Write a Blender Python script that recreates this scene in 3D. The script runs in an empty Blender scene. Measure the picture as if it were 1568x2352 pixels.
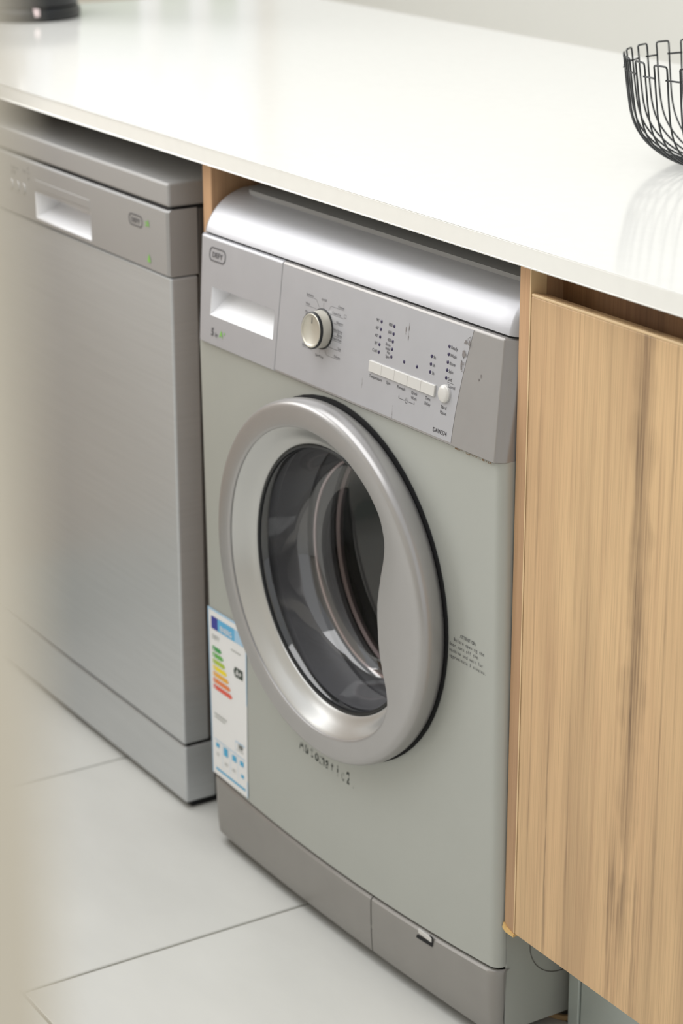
import bpy, bmesh, math, random
from mathutils import Vector, Matrix
random.seed(7)
S = bpy.context.scene
COL = S.collection
PI = math.pi

# ------------------------------------------------------------------ camera
CAM = Vector((1.9705, -1.25, 1.344))
R_ = Vector((0.53285432, 0.84620321, -0.00253112))
U_ = Vector((-0.27939102, 0.1787544, 0.9433915))
F_ = Vector((-0.79875336, 0.50198306, -0.33167164))
cd = bpy.data.cameras.new('camera'); cam = bpy.data.objects.new('camera', cd); COL.objects.link(cam)
m = Matrix((R_, U_, -F_)).transposed().to_4x4(); m.translation = CAM
cam.matrix_world = m
cd.sensor_fit = 'AUTO'; cd.sensor_width = 36.0; cd.lens = 5154.13 * 36 / 2352
cd.clip_start = 0.02
cd.dof.use_dof = True; cd.dof.focus_distance = 2.2; cd.dof.aperture_fstop = 6.0
S.camera = cam

# ------------------------------------------------------------------ light
S.view_settings.view_transform = 'Standard'; S.view_settings.look = 'None'
S.view_settings.exposure = 0.0; S.view_settings.gamma = 1.0; S.view_settings.use_curve_mapping = False
w = bpy.data.worlds.new('world'); S.world = w; w.use_nodes = True
bg = w.node_tree.nodes['Background']; bg.inputs[0].default_value = (0.965, 0.985, 1.0, 1); bg.inputs[1].default_value = 0.78


def area(name, loc, target, sx, sy, power, col=(1, 1, 1)):
    d = bpy.data.lights.new(name, 'AREA'); d.shape = 'RECTANGLE'; d.size = sx; d.size_y = sy; d.energy = power; d.color = col
    o = bpy.data.objects.new(name, d); COL.objects.link(o); o.location = loc
    o.rotation_euler = (Vector(target) - Vector(loc)).to_track_quat('-Z', 'Y').to_euler()
    return o


area('window_light', (-3.3, -2.0, 1.9), (0, 0, 0.5), 2.0, 1.8, 60, (1, 0.99, 0.97))
area('overhead_fill', (-.5, -.65, 2.35), (-.2, .1, 0.5), 2.4, 1.4, 31, (1, 1, 1))  # added overhead fill, no real lamp; brightens worktop and other upward faces

# ------------------------------------------------------------------ helpers


def lin(c):
    return tuple(((v / 255) / 12.92 if v / 255 <= 0.04045 else ((v / 255 + 0.055) / 1.055) ** 2.4) for v in c) + (1,)


def mat(name, rgb, rough=0.5, metal=0.0, spec=0.5, noise=0.0, nscale=8, stretch=(1, 1, 1), bump=0.0, bscale=200, coat=0.0, emit=None):
    mt = bpy.data.materials.new(name); mt.use_nodes = True
    nt = mt.node_tree; b = nt.nodes['Principled BSDF']
    c = lin(rgb)
    b.inputs['Base Color'].default_value = c; b.inputs['Roughness'].default_value = rough
    b.inputs['Metallic'].default_value = metal; b.inputs['Specular IOR Level'].default_value = spec
    b.inputs['Coat Weight'].default_value = coat
    if noise or bump:
        tc = nt.nodes.new('ShaderNodeTexCoord'); mp = nt.nodes.new('ShaderNodeMapping')
        mp.inputs['Scale'].default_value = stretch; nt.links.new(tc.outputs['Object'], mp.inputs[0])
    if noise:
        n = nt.nodes.new('ShaderNodeTexNoise'); n.inputs['Scale'].default_value = nscale; n.inputs['Detail'].default_value = 5
        nt.links.new(mp.outputs[0], n.inputs['Vector'])
        r = nt.nodes.new('ShaderNodeMapRange'); r.inputs[1].default_value = 0.3; r.inputs[2].default_value = 0.7
        r.inputs[3].default_value = 1 - noise; r.inputs[4].default_value = 1 + noise
        nt.links.new(n.outputs['Fac'], r.inputs[0])
        mx = nt.nodes.new('ShaderNodeVectorMath'); mx.operation = 'SCALE'; mx.inputs[0].default_value = c[:3]
        nt.links.new(r.outputs[0], mx.inputs['Scale']); nt.links.new(mx.outputs[0], b.inputs['Base Color'])
    if bump:
        n2 = nt.nodes.new('ShaderNodeTexNoise'); n2.inputs['Scale'].default_value = bscale
        nt.links.new(mp.outputs[0], n2.inputs['Vector'])
        bp = nt.nodes.new('ShaderNodeBump'); bp.inputs['Strength'].default_value = bump; bp.inputs['Distance'].default_value = 0.001
        nt.links.new(n2.outputs['Fac'], bp.inputs['Height']); nt.links.new(bp.outputs[0], b.inputs['Normal'])
    return mt


def mesh_obj(name, verts, faces, mt, parent=None, smooth=True, angle=35):
    me = bpy.data.meshes.new(name); me.from_pydata([tuple(v) for v in verts], [], faces); me.update()
    bm = bmesh.new(); bm.from_mesh(me); bmesh.ops.recalc_face_normals(bm, faces=bm.faces); bm.to_mesh(me); bm.free()
    return link(name, me, mt, parent, smooth, angle)


def link(name, me, mt, parent=None, smooth=True, angle=35):
    o = bpy.data.objects.new(name, me); COL.objects.link(o)
    if mt is not None:
        for q in (mt if isinstance(mt, (list, tuple)) else [mt]): me.materials.append(q)
    if smooth:
        for p in me.polygons: p.use_smooth = True
        me.set_sharp_from_angle(angle=math.radians(angle))
    if parent: o.parent = parent
    return o


def bm_obj(name, bm, mt, parent=None, smooth=True, angle=35):
    me = bpy.data.meshes.new(name); bmesh.ops.recalc_face_normals(bm, faces=bm.faces); bm.to_mesh(me); bm.free()
    return link(name, me, mt, parent, smooth, angle)


def box_bm(x0, x1, y0, y1, z0, z1, bevel=0.0, seg=2, bm=None):
    b = bmesh.new() if bm is None else bm
    r = bmesh.ops.create_cube(b, size=1)
    for v in r['verts']:
        v.co = Vector((x0 + (v.co.x + .5) * (x1 - x0), y0 + (v.co.y + .5) * (y1 - y0), z0 + (v.co.z + .5) * (z1 - z0)))
    if bevel:
        es = list({e for v in r['verts'] for e in v.link_edges})
        bmesh.ops.bevel(b, geom=es, offset=bevel, segments=seg, affect='EDGES', profile=0.5)
    return b


def box(name, x0, x1, y0, y1, z0, z1, mt, parent=None, bevel=0.0, seg=2):
    return bm_obj(name, box_bm(x0, x1, y0, y1, z0, z1, bevel, seg), mt, parent, False)


def grid(rows, closed=False):
    n = len(rows[0]); V = [v for r in rows for v in r]; Fc = []
    for i in range(len(rows) - 1):
        for j in range(n if closed else n - 1):
            a = i * n + j; b = i * n + (j + 1) % n
            Fc.append((a, b, b + n, a + n))
    return V, Fc


def lathe(name, prof, center, mt, parent=None, n=96, axis='Y', fn=None, angle=35):
    """prof: (r, h) list. axis Y: circle in xz plane, h along +y; axis Z: h along z."""
    rows = []
    for k in range(n):
        a = 2 * PI * k / n; row = []
        for (r, h) in prof:
            if axis == 'Y':
                x = center[0] + r * math.cos(a); z = center[2] + r * math.sin(a); y = center[1] + h
                if fn: y += fn(x, z)
                row.append((x, y, z))
            else:
                row.append((center[0] + r * math.cos(a), center[1] + r * math.sin(a), center[2] + h))
        rows.append(row)
    rows.append(rows[0])
    V, Fc = grid(rows)
    me = bpy.data.meshes.new(name); me.from_pydata(V, [], Fc); bm = bmesh.new(); bm.from_mesh(me)
    bmesh.ops.remove_doubles(bm, verts=bm.verts, dist=1e-6); bpy.data.meshes.remove(me)
    return bm_obj(name, bm, mt, parent, True, angle)


def tube_into(bm, pts, r, n=8, closed=False):
    P = [Vector(p) for p in pts]; N = len(P); rings = []
    up = Vector((0.13, 0.21, 0.97)).normalized(); prev = None
    for i in range(N):
        if closed: t = (P[(i + 1) % N] - P[i - 1]).normalized()
        else: t = (P[min(i + 1, N - 1)] - P[max(i - 1, 0)]).normalized()
        if prev is None:
            a = t.cross(up).normalized()
        else:
            a = (prev - t * prev.dot(t)).normalized()
        prev = a; b = t.cross(a)
        rings.append([bm.verts.new(P[i] + r * (math.cos(2 * PI * k / n) * a + math.sin(2 * PI * k / n) * b)) for k in range(n)])
    for i in range(N if closed else N - 1):
        A = rings[i]; B = rings[(i + 1) % N]
        for k in range(n): bm.faces.new((A[k], A[(k + 1) % n], B[(k + 1) % n], B[k]))
    if not closed:
        bm.faces.new(rings[0]); bm.faces.new(list(reversed(rings[-1])))
    return bm


def tube(name, pts, r, mt, parent=None, n=8, closed=False):
    return bm_obj(name, tube_into(bmesh.new(), pts, r, n, closed), mt, parent, True, 60)


def tag(o, label=None, cat=None, group=None, kind=None):
    if label: o['label'] = label
    if cat: o['category'] = cat
    if group: o['group'] = group
    if kind: o['kind'] = kind
    return o


def thing(name, loc, label, cat, group=None):
    o = bpy.data.objects.new(name, None); COL.objects.link(o); o.location = loc; o.empty_display_size = .05
    return tag(o, label, cat, group)


def struct(o):
    o['kind'] = 'structure'; return o


def put(o, parent):
    """parent while keeping world coordinates of the mesh (meshes are made in world space)"""
    o.parent = parent; o.matrix_parent_inverse = Matrix.Translation(parent.location).inverted(); return o


def adopt(root):
    for ch in list(root.children):
        ch.matrix_parent_inverse = Matrix.Translation(root.location).inverted()


# flat print that follows a surface y = f(x, z)
def decal(name, polys, f, mt, parent, off=0.0006):
    for p in polys:
        me = bpy.data.meshes.new(name); me.from_pydata([(x, f(x, z) - off, z) for x, z in p], [], [tuple(range(len(p)))])
        o = link(name, me, mt, parent, False)
    return o


def line2(x0, z0, x1, z1, wd):
    d = Vector((x1 - x0, z1 - z0)).normalized() * wd / 2; nx, nz = -d.y, d.x
    return [(x0 + nx, z0 + nz), (x0 - nx, z0 - nz), (x1 - nx, z1 - nz), (x1 + nx, z1 + nz)]


def text_data(s, size, align='LEFT', sx=1.0, bold=0.0):
    cu = bpy.data.curves.new('lettering', 'FONT'); cu.body = s; cu.size = size; cu.align_x = align; cu.resolution_u = 3
    cu.offset = bold * size; cu.space_line = 1.0
    to = bpy.data.objects.new('lettering', cu); COL.objects.link(to)
    dg = bpy.context.evaluated_depsgraph_get(); dg.update()
    me = bpy.data.meshes.new_from_object(to.evaluated_get(dg))
    bpy.data.objects.remove(to); bpy.data.curves.remove(cu)
    V = [(v.co.x * sx, v.co.y) for v in me.vertices]; Fc = [tuple(p.vertices) for p in me.polygons]
    bpy.data.meshes.remove(me)
    return V, Fc


def lettering(items, f, mt, parent, name='lettering', off=0.0006):
    """items: (string, x, z, size, align, sx[, bold]) ; joined into one flat print mesh"""
    for line in (items if isinstance(items[0], list) else [[i] for i in items]):
        V = []; Fc = []
        for it in line:
            s, x, z, size, al, sx = it[:6]; bold = it[6] if len(it) > 6 else 0.0
            v, fc = text_data(s, size, al, sx, bold); i = len(V)
            V += [(x + a, f(x + a, z + b) - off, z + b) for a, b in v]; Fc += [tuple(k + i for k in q) for q in fc]
        me = bpy.data.meshes.new(name); me.from_pydata(V, [], Fc)
        o = link(name, me, mt, parent, False)
    return o


def arc2(cx, cz, r, a0, a1, n=8):
    return [(cx + r * math.cos(a0 + (a1 - a0) * k / n), cz + r * math.sin(a0 + (a1 - a0) * k / n)) for k in range(n + 1)]


# ------------------------------------------------------------------ materials
def wood_mat(name, base, dark, streak=None, gain=1.0, seed=0.0):
    mt = bpy.data.materials.new(name); mt.use_nodes = True; nt = mt.node_tree; L = nt.links; b = nt.nodes['Principled BSDF']
    N = nt.nodes.new
    tc = N('ShaderNodeTexCoord')

    def noise(sc, scale, det=4, rough=0.5, w=0.0):
        mp = N('ShaderNodeMapping'); mp.inputs['Scale'].default_value = sc; mp.inputs['Location'].default_value = (seed + w, seed, w)
        L.new(tc.outputs['Object'], mp.inputs[0])
        n = N('ShaderNodeTexNoise'); n.inputs['Scale'].default_value = scale; n.inputs['Detail'].default_value = det; n.inputs['Roughness'].default_value = rough
        L.new(mp.outputs[0], n.inputs['Vector']); return n.outputs['Fac']

    def mr(v, a, c, lo, hi):
        r = N('ShaderNodeMapRange'); r.inputs[1].default_value = a; r.inputs[2].default_value = c; r.inputs[3].default_value = lo; r.inputs[4].default_value = hi
        L.new(v, r.inputs[0]); return r.outputs[0]

    def mth(op, a, c=None):
        q = N('ShaderNodeMath'); q.operation = op
        for i, v in enumerate((a, c)):
            if v is None: continue
            if isinstance(v, (int, float)): q.inputs[i].default_value = v
            else: L.new(v, q.inputs[i])
        return q.outputs[0]

    def mix(fac, a, c):
        q = N('ShaderNodeMix'); q.data_type = 'RGBA'
        L.new(fac, q.inputs[0])
        for i, v in ((6, a), (7, c)):
            if isinstance(v, tuple): q.inputs[i].default_value = v
            else: L.new(v, q.inputs[i])
        return q.outputs[2]
    broad = noise((1, 1, 0.06), 14, 3)
    fine = noise((1, 1, 0.02), 90, 5, 0.6, 3.1)
    vfine = noise((1, 1, 0.012), 420, 3, 0.6, 7.7)
    c1 = mix(mr(broad, .38, .66, 0, 1), lin(base), lin(tuple(v * .80 for v in base)))
    c2 = mix(mr(fine, .52, .74, 0, .42), c1, lin(dark))
    hair = noise((1, 1, 0.006), 900, 2, 0.6, 5.5)
    c3 = mix(mr(vfine, .48, .75, 0, .34), c2, lin(tuple(v * .8 for v in dark)))
    c3 = mix(mr(hair, .5, .75, 0, .30), c3, lin(tuple(v * .85 for v in dark)))
    blot = noise((1, 1, .25), 7, 3, .5, 11.3)
    c3 = mix(mr(blot, .45, .7, 0, .35), c3, lin((base[0] * .86, base[1] * .80, base[2] * .80)))
    col = c3
    sep = N('ShaderNodeSeparateXYZ'); L.new(tc.outputs['Object'], sep.inputs[0])
    for (x0, amp, wd, z0, zh, st) in (streak or []):
        wob = noise((0.01, 0.01, 1), 5, 4, .6, x0 * 17)
        xx = mth('ADD', sep.outputs['X'], mth('MULTIPLY', mth('SUBTRACT', wob, .5), -amp))
        d = mth('ABSOLUTE', mth('SUBTRACT', xx, x0))
        wv = mth('MULTIPLY', mr(noise((0.3, .3, 1), 9, 3, .6, x0 * 5 + 2), .35, .7, .35, 1.6), wd)
        g = mth('SUBTRACT', 1.0, mth('DIVIDE', d, wv)); g = mth('MAXIMUM', g, 0.0)
        zf = mth('SUBTRACT', 1.0, mth('DIVIDE', mth('ABSOLUTE', mth('SUBTRACT', sep.outputs['Z'], z0)), zh)); zf = mth('MAXIMUM', zf, 0.0)
        zf = mr(zf, 0, .35, 0, 1)
        br = mth('MULTIPLY', mr(noise((1.5, 1.5, .12), 40, 5, .65, x0), .4, .65, .45, 1), mr(vfine, .35, .65, .45, 1.15))
        fac = mth('MULTIPLY', mth('MULTIPLY', mth('MULTIPLY', g, zf), br), st)
        col = mix(fac, col, lin(tuple(v * .62 for v in dark)))
    L.new(col, b.inputs['Base Color']); b.inputs['Roughness'].default_value = .5; b.inputs['Specular IOR Level'].default_value = .3
    bp = N('ShaderNodeBump'); bp.inputs['Strength'].default_value = .12; bp.inputs['Distance'].default_value = .0006
    L.new(vfine, bp.inputs['Height']); L.new(bp.outputs[0], b.inputs['Normal'])
    return mt


M = {}
M['wood_door'] = wood_mat('oak_laminate', (222, 188, 144), (156, 120, 93),
                          [(.490, .030, .016, .56, .42, 1.0), (.470, .02, .010, .14, .22, .7), (.366, .012, .0028, .25, .20, .8), (.338, .010, .004, .52, .32, .45),
                           (.532, .006, .0026, .5, .4, .7), (.508, .006, .005, .22, .12, .7), (.40, .006, .004, .35, .3, .35), (.60, .03, .01, .5, .4, .8), (.72, .03, .02, .4, .4, .7)])
M['wood_edge'] = wood_mat('oak_edge', (224, 182, 140), (158, 114, 86), seed=4.0)
M['wood_pale'] = mat('oak_band', (226, 196, 152), .45)
M['wood_chip'] = mat('raw_board', (222, 184, 120), .8, noise=.1, nscale=300)
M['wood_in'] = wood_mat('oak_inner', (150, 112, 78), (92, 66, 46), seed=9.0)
M['wood_shade'] = wood_mat('oak_laminate_shaded', (196, 166, 130), (140, 112, 88), seed=2.0)  # corner doors: oak darkened and greyed, shade put into the colour
M['quartz'] = mat('white_quartz', (238, 237, 232), .12, spec=.5, noise=.012, nscale=60)
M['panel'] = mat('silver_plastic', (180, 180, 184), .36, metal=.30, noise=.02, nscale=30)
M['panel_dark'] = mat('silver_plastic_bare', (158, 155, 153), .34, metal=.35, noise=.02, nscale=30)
M['cone'] = mat('silver_cone', (196, 196, 194), .30, metal=.6)
M['ring'] = mat('silver_ring', (170, 168, 167), .30, metal=.5, noise=.02, nscale=20)
M['body'] = mat('silver_enamel', (177, 179, 173), .42, metal=.22, noise=.012, nscale=14)
M['cover'] = mat('silver_gloss', (172, 172, 176), .34, metal=.5, noise=.02, nscale=24)
M['recess'] = mat('pale_lit_plastic', (236, 236, 238), .35, metal=.1)  # drawer grip lightened: overhead light on its floor put into the colour
M['lid'] = mat('grey_lid', (140, 140, 140), .5)
M['kick'] = mat('grey_kick', (148, 145, 141), .36, metal=.35, noise=.03, nscale=20)
M['button'] = mat('grey_button', (208, 206, 202), .32, metal=.1)
M['knob'] = mat('champagne_knob', (196, 192, 180), .32, metal=.45)
M['black'] = mat('black_plastic', (22, 24, 26), .35)
M['gap'] = mat('dark_gap', (20, 20, 22), .8)
M['ink'] = mat('grey_ink', (92, 90, 92), .6)
M['ink_dark'] = mat('dark_ink', (52, 50, 54), .6)
M['led'] = mat('indicator_lens', (48, 42, 74), .25)
M['green'] = mat('green_print', (132, 190, 92), .6)
M['steel'] = mat('brushed_steel', (198, 201, 203), .38, metal=.38, noise=.03, nscale=6, stretch=(1, 1, 40))
M['steel_side'] = mat('grey_side', (96, 91, 87), .45, metal=.2)
M['steel_lid'] = mat('grey_worktop', (168, 167, 166), .40, metal=.2)
M['rubber'] = mat('grey_rubber', (128, 128, 130), .42)
M['drum'] = mat('drum_steel', (74, 71, 70), .4, metal=.8)
M['drum_lip'] = mat('drum_lip', (150, 134, 132), .35, metal=.6)
M['bowl_rim'] = mat('bowl_rim', (206, 190, 190), .25, metal=.4)
M['wall'] = mat('wall_paint', (240, 239, 232), .8, noise=.01, nscale=2)
M['wall_beige'] = mat('beige_paint', (226, 218, 204), .8)
M['white'] = mat('white_paint', (245, 245, 243), .4)
M['tile'] = mat('porcelain_tile', (214, 214, 209), .38, spec=.4, noise=.06, nscale=3.2, stretch=(1, 2.2, 1), bump=.05, bscale=90)
M['grout'] = mat('grout', (122, 118, 100), .9)
M['plinth'] = mat('grey_plinth', (182, 190, 186), .35, metal=.3)
M['wire'] = mat('black_wire', (26, 30, 32), .25, spec=.6)
M['cord'] = mat('tan_cord', (170, 140, 100), .7)
M['jamb'] = mat('cream_door', (226, 216, 196), .6)
M['white_unit'] = mat('white_laminate', (214, 212, 206), .5)
M['bin'] = mat('brown_bin', (104, 78, 56), .6)
M['leaf'] = mat('hedge_leaf', (120, 150, 60), .7, noise=.3, nscale=6)


def glass_mat():
    mt = bpy.data.materials.new('door_glass'); mt.use_nodes = True; nt = mt.node_tree; nt.nodes.clear(); N = nt.nodes.new; L = nt.links
    out = N('ShaderNodeOutputMaterial'); mx = N('ShaderNodeMixShader'); fr = N('ShaderNodeLayerWeight'); fr.inputs[0].default_value = .25
    tr = N('ShaderNodeBsdfTransparent'); tr.inputs[0].default_value = (.80, .80, .81, 1)
    gl = N('ShaderNodeBsdfGlossy'); gl.inputs['Roughness'].default_value = .03; gl.inputs[0].default_value = (1, 1, 1, 1)
    pw = N('ShaderNodeMath'); pw.operation = 'POWER'; pw.inputs[1].default_value = 3.0; L.new(fr.outputs[1], pw.inputs[0])
    ma = N('ShaderNodeMath'); ma.operation = 'MULTIPLY_ADD'; ma.inputs[1].default_value = .6; ma.inputs[2].default_value = .10; L.new(pw.outputs[0], ma.inputs[0]); L.new(ma.outputs[0], mx.inputs[0]); L.new(tr.outputs[0], mx.inputs[1]); L.new(gl.outputs[0], mx.inputs[2]); L.new(mx.outputs[0], out.inputs[0])
    return mt


M['glass'] = glass_mat()


def worn_mat(name, rgb, scale, lo, hi):
    mt = bpy.data.materials.new(name); mt.use_nodes = True; nt = mt.node_tree; N = nt.nodes.new; L = nt.links
    b = nt.nodes['Principled BSDF']; b.inputs['Base Color'].default_value = lin(rgb); b.inputs['Roughness'].default_value = .6
    tc = N('ShaderNodeTexCoord'); n = N('ShaderNodeTexNoise'); n.inputs['Scale'].default_value = scale; n.inputs['Detail'].default_value = 4
    L.new(tc.outputs['Object'], n.inputs['Vector']); r = N('ShaderNodeMapRange'); r.inputs[1].default_value = lo; r.inputs[2].default_value = hi
    L.new(n.outputs['Fac'], r.inputs[0]); L.new(r.outputs[0], b.inputs['Alpha']); return mt


M['worn'] = worn_mat('worn_ink', (40, 48, 44), 130, .40, .60)
M['smudge'] = worn_mat('smudge', (126, 120, 118), 140, .44, .60)

# ------------------------------------------------------------------ structure: floor tiles, walls
floor = struct(box('floor', -4.7, 3.4, -2.6, 2.62, -.05, -.0035, M['grout']))
T = .482; J = .0038
tb = box_bm(J / 2, T - J / 2, J / 2, T - J / 2, -.009, 0, .0012, 1)
tme = bpy.data.meshes.new('tile'); tb.to_mesh(tme); tb.free(); tme.materials.append(M['tile'])
for i in range(-9, 7):
    for j in range(-4, 6):
        x0 = -.083 + i * T; y0 = -.385 + j * T
        if x0 < -4.6 or x0 + T > 3.5 or y0 < -2.6 or y0 + T > 2.62: continue
        o = bpy.data.objects.new('tile', tme); COL.objects.link(o); o.location = (x0, y0, 0); o.parent = floor
struct(box('wall_back', -4.6, 3.4, 2.62, 2.74, 0, 2.7, M['wall']))
# left wall with a tall window
wl = bmesh.new()
box_bm(-4.72, -4.6, -2.7, 1.0, 0, 2.7, bm=wl); box_bm(-4.72, -4.6, 2.56, 2.74, 0, 2.7, bm=wl)
box_bm(-4.72, -4.6, 1.0, 2.56, 0, .95, bm=wl); box_bm(-4.72, -4.6, 1.0, 2.56, 2.5, 2.7, bm=wl)
struct(bm_obj('wall_left', wl, M['wall_beige'], None, False))
win = struct(bm_obj('window_1', box_bm(-4.68, -4.52, .98, 2.58, .93, .96), M['white'], None, False))
for yy in (1.02, 1.43, 1.80, 2.17, 2.354, 2.535):
    box('mullion', -4.66, -4.60, yy - .022, yy + .022, .96, 2.5, M['white'], win)
box('window_rail', -4.66, -4.60, 1.0, 2.56, 2.46, 2.5, M['white'], win)
struct(box('wall_front', -2.0, 3.4, -2.72, -2.6, 0, 2.7, M['wall_beige']))

# garden seen through that window
gw = tag(box('garden_wall', -9.6, -9.4, 0, 9, -.05, 2.06, M['wall_beige'], bevel=.01), 'beige rendered boundary wall outside the far window', 'wall')
hb = bmesh.new(); bmesh.ops.create_grid(hb, x_segments=2, y_segments=2, size=.01); hb.free()
rows = []
for i in range(120):
    y = .3 + 8.4 * i / 119; row = []
    for (x, z) in [(-9.3, -.05), (-9.3, 1.2), (-9.25, 1.70), (-9.1, 1.82), (-8.8, 1.86), (-8.5, 1.82), (-8.35, 1.68), (-8.3, .9), (-8.3, -.05)]:
        k = 1 if z > 0 else 0
        row.append((x + .05 * k * math.sin(i * 1.7 + z * 9), y, z + .05 * k * math.sin(i * .9 + x * 7)))
    rows.append(row)
V, Fc = grid(rows); n = 9; Fc += [tuple(range(n)), tuple(range(119 * n + n - 1, 119 * n - 1, -1))]
tag(mesh_obj('hedge', V, Fc, M['leaf'], None, False), 'clipped green hedge outside the far window, in front of the garden wall', 'hedge')

# slim painted post right beside the camera
struct(box('trim_1', 1.664, 1.7055, -1.173, -1.1323, 0.0, 2.6, M['jamb'], bevel=.002))

# base cabinets round the corner (out of frame, mirrored in the dishwasher front)
oc = thing('corner_cabinet', (-1.2, -.45, 0), 'oak-look base cabinets round the corner, mirrored in the dishwasher front', 'cabinet')
box('carcass', -1.55, -.985, -.90, .56, .15, .866, M['wood_in'], oc, .0005)
box('plinth_board', -1.05, -1.03, -.89, .56, 0, .149, M['plinth'], oc)
for k in range(2):
    box('door', -.984, -.966, -.899 + .42 * k, -.483 + .42 * k, .1515, .8365, M['wood_shade'], oc, .001)
adopt(oc)

# ------------------------------------------------------------------ worktop and cabinets
bm = bmesh.new()
rim = [(-1.62, .862), (-1.62, -.91), (-.945, -.91), (-.945, -.02), (1.7, -.02), (1.7, .862)]
lo = [bm.verts.new((x, y, .867)) for x, y in rim]; hi = [bm.verts.new((x, y, .8875)) for x, y in rim]
bm.faces.new(lo); bm.faces.new(hi)
for k in range(6): bm.faces.new((lo[k], lo[(k + 1) % 6], hi[(k + 1) % 6], hi[k]))
bmesh.ops.bevel(bm, geom=list(bm.edges), offset=.0015, segments=2, affect='EDGES', profile=.5)
ct = bm_obj('worktop', bm, M['quartz'], None, False)
tag(ct, 'long white quartz worktop above the appliances', 'worktop')

gm = bm_obj('cabinet_divider', box_bm(-.3216, -.3011, .15, .56, 0, .150, bm=box_bm(-.3216, -.3011, 0, .56, .150, .867, .0004)), M['wood_edge'], None, False)
tag(gm, 'wooden upright panel between dishwasher and washing machine', 'panel')
cab = thing('base_cabinet', (.6, .0, .15), 'oak-look base cabinet with handleless door, right of the washing machine', 'cabinet')
sd = bmesh.new()
box_bm(.3006, .3185, 0, .56, .150, .867, .0004, 1, bm=sd)
bm_obj('side_panel', sd, M['wood_edge'], cab)
box('edge_band', .3172, .3187, -.0006, .018, .152, .867, M['wood_pale'], cab)
# raw chipped board core at the foot of the side panel
ch = [(.2995, -.001, .1497), (.3006, -.001, .1560), (.3040, -.001, .1535), (.3185, -.001, .1475), (.3185, -.001, .1500), (.3150, -.001, .1475), (.3030, -.001, .1475)]
bm = bmesh.new(); f0 = [bm.verts.new(p) for p in [(.2985, -.0015, .1500), (.3008, -.0015, .1570), (.3060, -.0015, .1530), (.3180, -.0015, .1500), (.3180, -.0015, .1470), (.3040, -.0015, .1470)]]
fb_ = bm.faces.new(f0); ex = bmesh.ops.extrude_face_region(bm, geom=[fb_])
for v in [q for q in ex['geom'] if isinstance(q, bmesh.types.BMVert)]: v.co.y += .02
bm_obj('chipped_edge', bm, M['wood_chip'], cab, False)
box('side_panel', .9, .918, 0.02, .56, .150, .867, M['wood_edge'], cab)
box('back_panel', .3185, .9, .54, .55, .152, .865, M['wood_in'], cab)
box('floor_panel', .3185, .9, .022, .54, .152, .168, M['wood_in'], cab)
# door with bevelled finger-pull top
dp = [(0.0, .1515), (0.0, .8325), (.0012, .8356), (.0045, .8365), (.0180, .8335), (.0180, .1515)]
V = [(.3196, y, z) for y, z in dp] + [(.896, y, z) for y, z in dp]; n = len(dp)
Fc = [(i, (i + 1) % n, n + (i + 1) % n, n + i) for i in range(n)] + [tuple(range(n)), tuple(range(2 * n - 1, n - 1, -1))]
dr = mesh_obj('door', V, Fc, M['wood_door'], cab, True, 20)
box('door_edge_band', .3198, .8958, -.0005, .0028, .8338, .8368, M['wood_pale'], dr, bevel=.0010)
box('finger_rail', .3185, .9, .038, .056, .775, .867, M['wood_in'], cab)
adopt(cab)
for o in cab.children:
    pass
pl = thing('plinth', (.6, .09, 0), 'grey plinth board under the oak-look cabinet', 'plinth')
box('plinth_return', .3112, .3293, .080, .5, .0, .149, M['plinth'], pl, bevel=.0015)
box('plinth_board', .3305, .92, .082, .098, .0, .149, M['plinth'], pl, bevel=.001)
adopt(pl)

# tan cords on the floor between washing machine and plinth
bm = bmesh.new()
tube_into(bm, [(.180, .060, .0045), (.235, .085, .0045), (.275, .110, .0045), (.300, .150, .0045), (.305, .22, .0045), (.305, .3, .0045)], .0042, 8)
tube_into(bm, [(.215, .055, .0045), (.262, .074, .0045), (.290, .092, .0045), (.3085, .13, .0045), (.3085, .077, .0045)][:4], .0036, 8)
tag(bm_obj('cord', bm, M['cord']), 'tan cords lying on the floor between washing machine and plinth', 'cord')

# ------------------------------------------------------------------ washing machine
WX0, WX1 = -.289, .2985
wm = thing('washing_machine', (0, .2, 0), 'silver front-loading washing machine with round porthole door', 'washing machine')


def bow(z):
    return .008 * max(0.0, min(1.0, (.34 - z) / .2))


def fb(x, z):   # body front
    return -.0205 + .028 * x - .012 * (z - .45) - bow(z) * (1 - (x / .29) ** 2)


def fp(x, z):   # control panel front (leans back)
    return -.028 + .028 * x + .11 * (z - .66)


def shell_row(z, f, xl, xr, rl, rr, yb, nf=44, inset=0.0, xs=None, ybl=None):
    xl += inset; xr -= inset; row = []
    yl = f(xl + rl, z) + inset; yr = f(xr - rr, z) + inset
    row.append((xl, yb if ybl is None else ybl, z))
    for k in range(9):
        a = PI + PI / 2 * k / 8
        row.append((xl + rl + rl * math.cos(a), yl + rl + rl * math.sin(a), z))
    xx = xs or [xl + rl + (xr - rr - xl - rl) * k / nf for k in range(1, nf)]
    for x in xx:
        row.append((x, f(x, z) + inset, z))
    for k in range(9):
        a = 1.5 * PI + PI / 2 * k / 8
        row.append((xr - rr + rr * math.cos(a), yr + rr + rr * math.sin(a), z))
    row.append((xr, yb, z))
    return row


def seam(x): return .0885 + .0095 * (x / .3) ** 2


CX, CZ = .005, .450
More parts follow.
